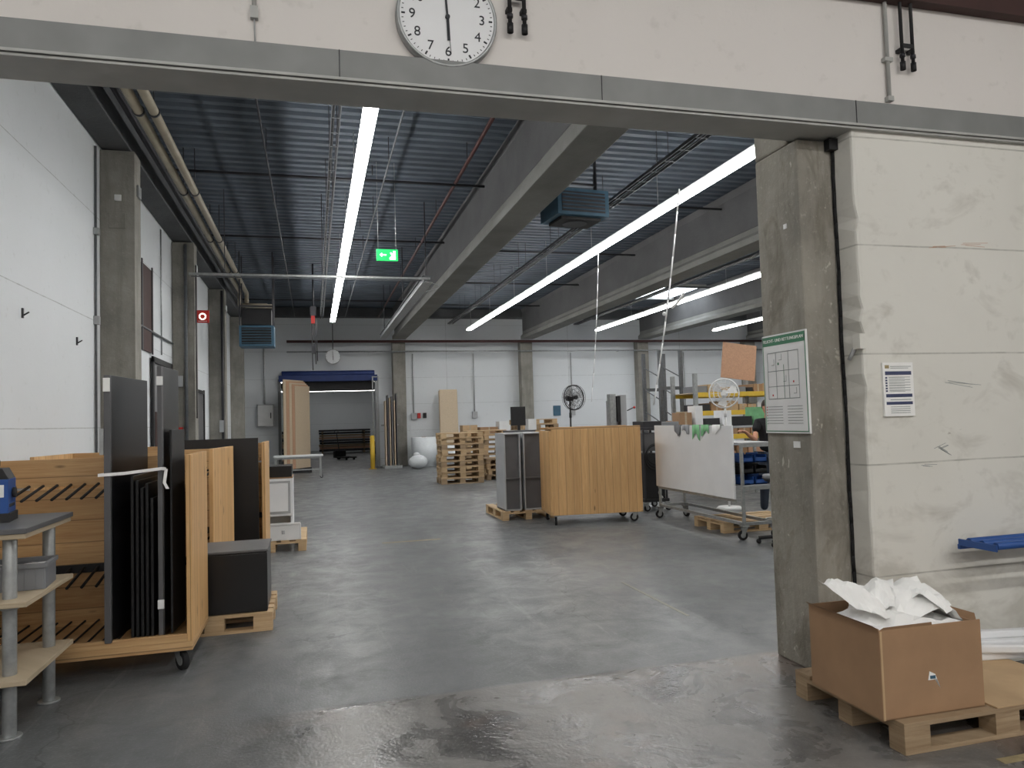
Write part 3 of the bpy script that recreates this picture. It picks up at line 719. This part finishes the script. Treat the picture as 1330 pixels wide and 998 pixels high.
def fan(name,x,y,z,R_,rot,m,base=0.0,mr=None):
    b=B(name,(x,y,0),rot); mr=mr or m
    for k_,yy in ((1,-.07),(1,.05)):
        for q in (1,.7,.4): b.ring((0,yy*(1.0 if q==1 else 1.25),z),(0,1,0),R_*q,.004,m,28,5)
        for i in range(18):
            a=2*math.pi*i/18; b.cyl((0,yy*1.3,z),(R_*math.cos(a),yy,z+R_*math.sin(a)),.0022,m,4)
    b.ring((0,-.01,z),(0,1,0),R_,.012,m,32,6)
    for i in range(3):
        a=2*math.pi*i/3+.4
        p=[]
        for (rr,da,yy) in ((.15,-.3,-.02),(.9,-.42,-.03),(.93,.1,.0),(.8,.38,.025),(.15,.3,.02)):
            p.append((R_*rr*math.cos(a+da),yy-.01,z+R_*rr*math.sin(a+da)))
        b.face(p,mr)
    b.cyl((0,-.1,z),(0,-.03,z),R_*.16,m,16); b.cyl((0,.05,z),(0,.2,z),R_*.26,m,16); 
    b.cyl((0,.12,base+.03),(0,.12,z-.03),.018,m,10); b.cyl((0,.12,base),(0,.12,base+.04),.22,m,24,.18); b.cyl((0,.12,z-.4),(0,.12,z-.3),.026,m,10)
    b.done()
fan('pedestal_fan',5.0,13.9,2.0,.245,.3,'blkm',0,'lgrey'); fan('pedestal_fan',6.62,11.0,1.93,.24,-.6,'whitep')
b=B('whiteboard_trolley',bevel=.004)
b.box(5.14,5.165,8.40,10.62,.50,1.44,'whitel'); b.box(5.165,5.18,8.40,10.62,.46,.50,'galv'); b.box(5.165,5.18,8.40,10.62,1.40,1.43,'galv')
for y in (8.3,10.62):
    for x in (5.2,5.62): b.box(x-.018,x+.018,y-.018,y+.018,.18,1.2,'galv'); caster(b,x,y,.18,.06,rnd.uniform(0,6))
    b.box(5.2,5.62,y-.018,y+.018,.18,.22,'galv'); b.box(5.2,5.62,y-.018,y+.018,.62,.66,'galv'); b.box(5.2,5.62,y-.018,y+.018,1.16,1.2,'galv')
for x in (5.2,5.62): b.box(x-.018,x+.018,8.3,10.62,.18,.22,'galv')
b.box(5.19,5.64,8.28,10.64,.66,.68,'lgrey'); b.box(5.19,5.64,8.28,10.64,1.2,1.22,'lgrey')
b.done()
b=B('green_cleaning_cloths')
for i,(y,h,m_) in enumerate(((9.85,.16,'dgrey'),(9.6,.13,'gplast'),(9.3,.22,'green'),(9.05,.15,'green'),(8.75,.12,'whitep'))):
    k=b.mi(m_); n=8; rows=[]
    for a in range(n+1):
        u=a/n; yy=y+(u-.5)*.2; w1=.008*math.sin(u*14+i)
        rows.append([b.bm.verts.new((5.128+w1,yy,1.45-h*(.8+.25*math.sin(u*5+i)))),b.bm.verts.new((5.13+w1*.3,yy,1.45)),b.bm.verts.new((5.18,yy,1.45)),b.bm.verts.new((5.185+w1,yy,1.38))])
    for a in range(n):
        for c in range(3): f=b.bm.faces.new((rows[a][c],rows[a+1][c],rows[a+1][c+1],rows[a][c+1])); f.material_index=k; f.smooth=True
b.done()
b=B('wooden_pallet',bevel=.002); pallet(b,5.24,8.85,0,1.2,.8,'pall'); b.done()
b=B('small_parts_bins',bevel=.004)
for z,c_ in ((.682,'blue'),(.82,'blkm'),(.96,'blue')): 
    for x in (5.22,5.42): b.box(x,x+.17,8.34,8.55,z,z+.02,c_); b.box(x,x+.17,8.34,8.355,z,z+.06,c_); b.box(x,x+.17,8.53,8.55,z,z+.12,c_); b.box(x,x+.01,8.34,8.55,z,z+.10,c_); b.box(x+.16,x+.17,8.34,8.55,z,z+.10,c_)
b.box(5.2,5.64,8.6,10.4,.682,.95,'dpipe')
b.done()
b=B('work_stool',(5.42,7.86,0)) 
b.cyl((0,0,.80),(0,0,.84),.19,'gplast',28,.18); b.cyl((0,0,.76),(0,0,.80),.16,'blkm',24,.19); b.cyl((0,0,.1),(0,0,.76),.025,'galv',12)
for i in range(5):
    a=i*2*math.pi/5; b.cyl((0,0,.1),(.26*math.cos(a),.26*math.sin(a),.07),.022,'blkm',8); b.ball((.26*math.cos(a),.26*math.sin(a),.03),.03,'rub')
b.ring((0,0,.3),(0,0,1),.17,.01,'galv',24,6)
for i in range(3):
    a=i*2.1; b.cyl((0,0,.3),(.17*math.cos(a),.17*math.sin(a),.3),.008,'galv',6)
b.done()
b=B('hose_trolley',(5.35,11.4,0),0,.005)
b.box(-.05,.4,0,.6,.15,.2,'blkm'); b.box(0,.35,.05,.55,.2,.95,'blkm'); b.box(-.03,.38,0,.6,1.35,1.4,'dpipe')
for x in (-.03,.36):
    for y in (.02,.56): b.box(x-.015,x+.015,y-.015,y+.015,.2,1.4,'dpipe'); caster(b,x,y,.15,.055)
b.box(0,.33,.05,.5,1.4,1.5,'dpipe'); b.box(.0,.34,.06,.5,1.0,1.3,'dgrey')
for i in range(3): b.ring((.17,-.02-.01*i,.95-.03*i),(0,1,0),.17+.02*i,.013,'rub',24,6)
b.tube([(.2,-.04,.8),(.24,-.06,.55),(.18,-.06,.3),(.25,-.05,.22)],.014,'whitep',8); b.done()
b=B('column_drill_machine',(5.5,13.0,0),0,.006)
b.box(-.25,.25,-.3,.3,0,.08,'dpipe'); b.box(-.1,.1,0,.2,.08,1.9,'lgrey'); b.box(-.16,-.04,-.15,.0,1.2,2.02,'galv'); b.box(.05,.17,-.15,0,1.35,2.0,'lgrey'); b.box(-.03,.04,-.18,-.02,1.5,1.98,'blkm')
b.box(-.3,.3,-.3,.1,1.0,1.05,'galv'); b.cyl((.0,-.1,1.05),(0,-.1,1.3),.03,'dpipe',12); b.cyl((.2,-.1,1.7),(.33,-.12,1.76),.01,'dpipe',8); b.ball((.34,-.12,1.76),.025,'red'); b.done()
b=B('computer_terminal',(4.72,17.0,0),0,.006)
b.box(-.3,.3,-.2,.3,0,1.3,'lgrey'); b.box(-.33,.33,-.25,.33,1.3,1.34,'dgrey'); b.box(-.03,.03,.0,.05,1.34,1.5,'blkm'); b.box(-.2,.16,-.02,.02,1.45,1.9,'blkm'); b.box(-.18,.14,-.024,-.02,1.48,1.86,'blkm'); b.box(-.28,.28,-.21,-.2,.1,1.2,'whitel')
b.box(.2,.4,-.1,.2,1.34,1.6,'whitep'); b.done()
def table(name,x0,x1,y0,y1,h,m='whitel'):
    b=B(name,bevel=.004); b.box(x0,x1,y0,y1,h-.035,h,m)
    for x in (x0+.05,x1-.05):
        for y in (y0+.05,y1-.05): b.box(x-.025,x+.025,y-.025,y+.025,0,h-.035,'galv')
    b.box(x0+.05,x1-.05,y0+.04,y0+.06,.25,.3,'galv'); b.box(x0+.05,x1-.05,y1-.06,y1-.04,.25,.3,'galv'); b.done()
def boxes(name,items):
    b=B(name,bevel=.003)
    for (x,y,z,w2,d2,h2,m_) in items:
        z+=.001
        b.box(x,x+w2,y,y+d2,z,z+h2,m_)
        if m_.startswith('card'): b.box(x+w2/2-.02,x+w2/2+.02,y-.001,y+d2+.001,z+.001,z+h2+.001,'ply')
    b.done()
table('workbench',6.0,8.6,12.3,13.2,1.35,'lgrey')
boxes('bench_boxes',[(6.1,12.4,1.35,.4,.3,.12,'gplast'),(6.55,12.45,1.35,.25,.3,.28,'card'),(6.85,12.4,1.35,.15,.3,.4,'whitep'),(7.05,12.4,1.35,.3,.3,.16,'dpipe'),(7.4,12.4,1.35,.2,.3,.3,'whitel'),(7.65,12.5,1.35,.45,.3,.18,'blkm'),(8.15,12.5,1.35,.3,.3,.35,'green')])
table('workbench',4.7,7.0,24.0,24.9,1.15,'lgrey')
boxes('parcel_boxes',[(4.75,24.1,1.15,.5,.5,.3,'cardl'),(5.35,24.1,1.15,.6,.5,.22,'card'),(6.0,24.1,1.15,.4,.5,.4,'whitep'),(6.5,24.1,1.15,.4,.5,.25,'cardl')])
b=B('pallet_rack_shelving',bevel=.004)
X0,X1,Y0,Y1=7.75,11.6,14.0,15.0
for x in (X0,9.6,X1):
    for y in (Y0,Y1): b.box(x-.04,x+.04,y-.04,y+.04,0,2.45,'galv')
for z in (.6,1.15,1.66,2.05):
    for y in (Y0,Y1): b.box(X0+.04,9.56,y-.03,y+.03,z-.1,z,'yellow'); b.box(9.64,X1-.04,y-.03,y+.03,z-.1,z,'yellow')
    b.box(X0+.04,X1-.04,Y0+.03,Y1-.03,z-.02,z,'ply')
b.done()
rb=random.Random(8); it=[]
for z,hm in ((.6,.4),(1.15,.3),(1.66,.22),(2.05,.2)):
    x=X0+.08
    while x<X1-.5:
        w2=rb.uniform(.12,.4); 
        if not (9.54-w2<x<9.66): it.append((x,14.08,z,w2,.6,rb.uniform(.45,1)*hm,rb.choice(('cardl','card','blkm','card','chipd','dpipe','whitep','chipd','cardl','gplast','rust'))))
        x+=w2+.03
boxes('rack_storage_boxes',it)
b=B('brown_board',bevel=.003); b.box(8.85,9.7,14.72,14.75,2.35,3.15,'chipd',Matrix.Rotation(.12,3,'Y')); b.done()
b=B('pallet_rack_frame',bevel=.004)
for (x,y) in ((8.05,16.2),(8.6,16.2)):
    b.box(x-.04,x+.04,y-.04,y+.04,0,3.15,'tray'); b.box(x-.04,x+.04,y+.86,y+.94,0,3.15,'tray')
    for i in range(5): b.cyl((x,y,.3+i*.55),(x,y+.9,.6+i*.55),.015,'tray',6)
b.box(8.09,8.56,16.18,16.22,2.2,2.28,'tray'); b.box(8.09,8.56,17.08,17.12,2.2,2.28,'tray'); b.done()
boxes('cardboard_boxes_stack',[(7.9,15.3,0,.6,.5,.5,'card'),(7.9,15.3,.502,.6,.5,.5,'cardl'),(7.95,15.3,1.004,.5,.5,.45,'card'),(8.6,15.3,0,.6,.5,.6,'cardl')])

# ---------------------------------------------------------------- far wall
b=B('bubble_wrap_roll'); b.cyl((3.85,26.9,0),(3.85,26.9,1.05),.46,'wrap',36); b.cyl((3.85,26.9,1.05),(3.85,26.9,1.06),.08,'card',16); b.done()
b=B('bubble_wrap_roll'); b.cyl((4.75,26.7,0),(4.75,26.7,.75),.38,'wrap',36); b.cyl((4.75,26.7,.75),(4.75,26.7,.76),.08,'card',16); b.done()
b=B('white_plastic_sack')
b.ball((3.45,25.6,.24),.30,'wrap',(1.1,.9,.8)); b.ball((3.40,25.6,.48),.10,'wrap',(1.2,.8,.9)); b.done()
b=B('chipboard_panel',bevel=.004); b.box(4.55,5.22,27.35,27.38,0,2.8,'chip',Matrix.Rotation(-.06,3,'X')); b.box(4.53,5.24,27.42,27.44,0,2.76,'chip',Matrix.Rotation(-.06,3,'X')); b.done()
b=B('leaning_board_rack',bevel=.004)
for i,(x,m_,h) in enumerate(((2.45,'chip',2.4),(2.53,'dgrey',2.6),(2.6,'chip',2.5),(2.68,'mgrey',2.55),(2.76,'chip',2.4),(2.84,'dgrey',2.65))):
    b.slab((x,26.4),(x+.05,27.4),.035,.1,h,m_)
b.box(2.38,3.0,26.35,26.45,0,.1,'galv'); b.box(2.38,3.0,27.2,27.3,0,.1,'galv'); b.box(2.38,3.0,27.42,27.47,1.5,1.56,'galv'); b.done()
b=B('yellow_bollard'); b.cyl((1.98,26.6,.0),(1.98,26.6,1.15),.08,'yellow',20); b.ball((1.98,26.6,1.15),.08,'yellow',(1,1,.5)); b.cyl((1.98,26.6,0),(1.98,26.6,.02),.14,'yellow',20); b.done()
b=B('chipboard_panel_stack',bevel=.004)
for i in range(5): b.slab((-1.0+i*.09,26.3+i*.12),(-.35+i*.05,27.3+i*.05),.03,.12,3.2-i*.05,'chip' if i%2==0 else 'chipd')
b.box(-1.1,-.1,26.25,26.35,0,.12,'blkm'); b.box(-1.1,-.1,27.3,27.4,0,.12,'blkm'); b.done()
b=B('door_3',bevel=.006)
b.box(-1.24,-1.14,27.9,27.999,0,3.3,'mgrey'); b.box(2.22,2.32,27.9,27.999,0,3.3,'lgrey'); b.box(-1.2,2.3,27.75,27.999,3.2,3.42,'bluedark'); b.cyl((-1.1,27.85,3.48),(2.2,27.85,3.48),.11,'bluedark',20); b.box(-1.1,2.2,28.1,28.13,2.85,3.245,'blkm')
b.box(2.08,2.12,27.5,27.54,0,3.3,'galv'); b.box(2.28,2.32,27.5,27.54,0,3.3,'galv'); b.box(2.08,2.32,27.5,27.54,3.3,3.34,'galv')
b.done()
b=B('electrical_cabinet',bevel=.006); b.box(-1.95,-1.38,27.75,27.999,1.6,2.4,'lgrey'); b.box(-1.92,-1.41,27.735,27.75,1.63,2.37,'whitep'); b.box(-1.5,-1.47,27.72,27.735,1.9,2.1,'blkm'); b.cyl((-1.7,27.9,2.4),(-1.7,27.9,4.6),.03,'galv',8); b.done()
b=B('wall_electrics',bevel=.003)
for x in (3.65,6.0,10.0,15.0): b.cyl((x,27.96,1.9),(x,27.96,4.2),.025,'galv',8); b.box(x-.1,x+.1,27.9,27.999,1.7,1.95,'lgrey')
b.box(3.78,3.9,27.9,27.999,1.75,1.95,'red'); b.box(4.0,4.12,27.9,27.999,1.75,1.95,'blkm'); b.box(9.2,9.5,27.96,27.999,1.7,2.1,'bluegrey'); b.done()
b=B('wall_back_room'); b.box(-4,-3.8,28.3,48,0,5,'white'); b.box(5.5,5.7,28.3,48,0,5,'white'); b.box(-4,5.7,48,48.2,0,5,'white'); b.done()
b=B('ceiling_back_room'); b.box(-4,5.7,28.3,48.2,4.3,4.5,'beamd'); 
for y in (33,38,43): b.box(-3.8,5.5,y,y+.3,3.7,4.3,'beamd')
b.done()
stripx(35.5,-2,4,3.6,'tubed',4.3); stripx(45,-2,4,3.6,'tubed',4.3)
b=B('timber_stack',bevel=.004)
for k_,(x,y,w2,l2_,n) in enumerate(((-2.2,33,1.9,3.0,7),(2.6,32,1.4,4.0,5),(-2.4,38,2.2,3,9),(.2,43,2.9,1.2,9),(3.2,38,2.0,3,8))):
    for i in range(n): b.box(x+rb.uniform(0,.1),x+w2,y,y+l2_,.1+i*.14,.2+i*.14,('chipd','palld','blkm','dpipe')[(i+k_)%4]); b.box(x+.2,x+.3,y,y+l2_,i*.14,.1+i*.14,'palld'); b.box(x+w2-.4,x+w2-.3,y,y+l2_,i*.14,.1+i*.14,'palld')
b.done()
b=B('pallet_jack',(1.2,35,0),.4,.004)
b.box(-.27,-.1,-1.0,.1,.08,.14,'blkm'); b.box(.1,.27,-1.0,.1,.08,.14,'blkm'); b.box(-.27,.27,.1,.3,.08,.4,'blkm'); b.cyl((0,.25,.35),(0,.5,1.2),.02,'blkm',8); b.ring((0,.53,1.28),(0,1,.3),.09,.015,'rub',16,6); b.cyl((-.06,.3,.09),(.06,.3,.09),.09,'rub',16); b.cyl((-.22,-.9,.04),(-.14,-.9,.04),.04,'rub',12); b.cyl((.14,-.9,.04),(.22,-.9,.04),.04,'rub',12); b.done()
b=B('floor_marking_tape')
b.box(.85,1.65,10.07,10.12,0,.002,'ochre'); b.box(2.83,2.86,5.4,6.7,0,.002,'ochref'); b.box(2.95,3.6,2.70,2.75,0,.002,'ochre'); b.box(2.7,4.5,12.9,12.94,0,.002,'ochref'); b.done()

# ---------------------------------------------------------------- worker (continuous skinned body)
def skinobj(name,verts,edges,radii,mat,loc,rz,root=0,sub=2):
    me=bpy.data.meshes.new(name); me.from_pydata(verts,edges,[]); o=bpy.data.objects.new(name,me); COL.objects.link(o)
    o.modifiers.new('skin','SKIN'); sv=me.skin_vertices
    if not sv:
        bm=bmesh.new(); bm.from_mesh(me); bm.verts.layers.skin.verify(); bm.to_mesh(me); bm.free(); sv=me.skin_vertices
    for i,r_ in enumerate(radii):
        sv[0].data[i].radius=(r_,r_) if not isinstance(r_,tuple) else r_
        sv[0].data[i].use_root=(i==root)
    s_=o.modifiers.new('sub','SUBSURF'); s_.levels=sub; s_.render_levels=sub
    me.materials.append(M[mat]); o.location=loc; o.rotation_euler=(0,0,rz)
    return o
wl=(6.72,9.95,0)
e=bpy.data.objects.new('warehouse_worker',None); COL.objects.link(e); e.location=wl
def part(o): o.parent=e; o.location=(0,0,0); return o
v=[(0,0,.98),(0,0,1.12),(0,-.01,1.28),(0,-.01,1.42),(0,0,1.50),(-.17,0,1.44),(-.25,-.04,1.30),(.17,0,1.44),(.26,-.03,1.28)]
part(skinobj('shirt',v,[(0,1),(1,2),(2,3),(3,4),(3,5),(5,6),(3,7),(7,8)],[(.17,.12),(.16,.115),(.18,.12),(.17,.11),.065,.075,.06,.075,.06],'cloth',wl,0))
v=[(0,0,.98),(-.10,0,.90),(-.11,-.01,.50),(-.12,.02,.10),(.10,0,.90),(.12,-.01,.50),(.13,.02,.10)]
part(skinobj('trousers',v,[(0,1),(1,2),(2,3),(0,4),(4,5),(5,6)],[.13,.105,.075,.06,.105,.075,.06],'trou',wl,0))
for s_ in (-1,1):
    v=[(s_*.125,.03,.05),(s_*.13,-.07,.045),(s_*.14,-.15,.035)]
    part(skinobj('shoe_%s'%('l' if s_<0 else 'r'),v,[(0,1),(1,2)],[.045,.045,.035],'rub',wl,0))
arms={'l':[(-.25,-.04,1.31),(-.30,-.10,1.18),(-.42,-.20,1.22),(-.55,-.27,1.30),(-.60,-.29,1.32),(-.655,-.31,1.33)],
      'r':[(.26,-.03,1.30),(.30,-.08,1.14),(.20,-.22,1.16),(.06,-.33,1.22),(.02,-.36,1.24),(-.03,-.39,1.25)]}
for s_,P in arms.items():
    part(skinobj('arm_'+s_,P,[(i,i+1) for i in range(5)],[.045,.042,.036,.026,(.038,.02),(.036,.018)],'skin',wl,0))
    p=Vector(P[-1]); d=(p-Vector(P[-3])).normalized(); n=d.cross(Vector((0,0,1))).normalized(); dn=Vector((0,0,-1))
    for i,l in enumerate((.068,.078,.072,.056)):
        q=p+n*(-.03+i*.02)
        f=[q-d*.02,q+d*l*.45,q+d*l*.8+dn*.012,q+d*l+dn*.032]
        part(skinobj('finger_%s_%d'%(s_,i+1),[tuple(a) for a in f],[(0,1),(1,2),(2,3)],[.010,.0095,.009,.008],'skin',wl,0,0,1))
    q=p-d*.04-n*.03
    part(skinobj('thumb_'+s_,[tuple(q),tuple(q-n*.022+d*.02),tuple(q-n*.03+d*.05+dn*.008)],[(0,1),(1,2)],[.012,.011,.009],'skin',wl,0,0,1))
part(skinobj('neck',[(0,0,1.46),(0,-.01,1.56),(0,-.02,1.62)],[(0,1),(1,2)],[.06,.052,.05],'skin',wl,0))
b=B('head'); b.ball((0,-.02,1.67),.1,'skin',(.78,.95,1.18),24); b.ball((0,-.03,1.60),.06,'skin',(.9,1.0,.8)); b.ball((0,-.118,1.655),.016,'skin',(.8,1,1.5),10)
for s_ in (-1,1):
    b.ball((s_*.031,-.103,1.685),.012,'whitep',(1.2,.7,.8),10); b.ball((s_*.031,-.1105,1.685),.006,'ink',(1,.5,1),8); b.ball((s_*.08,-.015,1.665),.02,'skin',(.4,.8,1.4),10); b.box(s_*.031-.016,s_*.031+.016,-.115,-.106,1.703,1.708,'hair')
b.box(-.022,.022,-.108,-.1,1.617,1.623,'chipd'); part(b.done())
b=B('hair'); b.ball((0,.0,1.70),.1,'hair',(.83,.98,1.02),24); part(b.done())

# ---------------------------------------------------------------- camera
F=960.0
th=math.radians(15.06); ph=math.atan(0.048); r=0.03
fw=Vector((math.sin(th)*math.cos(ph),math.cos(th)*math.cos(ph),math.sin(ph)))
R0=Vector((math.cos(th),-math.sin(th),0)); U0=R0.cross(fw)
R=(R0*math.cos(r)-U0*math.sin(r)); U=(U0*math.cos(r)+R0*math.sin(r))
cam=bpy.data.cameras.new('camera'); co=bpy.data.objects.new('camera',cam); COL.objects.link(co)
mw=Matrix((( R.x,U.x,-fw.x,0),(R.y,U.y,-fw.y,0),(R.z,U.z,-fw.z,1.6),(0,0,0,1)))
co.matrix_world=mw; cam.sensor_width=36; cam.lens=F/1330*36; cam.clip_start=0.05; cam.clip_end=200
S.camera=co
w=bpy.data.worlds.new('world'); S.world=w; w.use_nodes=True
w.node_tree.nodes['Background'].inputs[0].default_value=(0.8,0.9,1,1); w.node_tree.nodes['Background'].inputs[1].default_value=0.4
S.view_settings.view_transform='Standard'
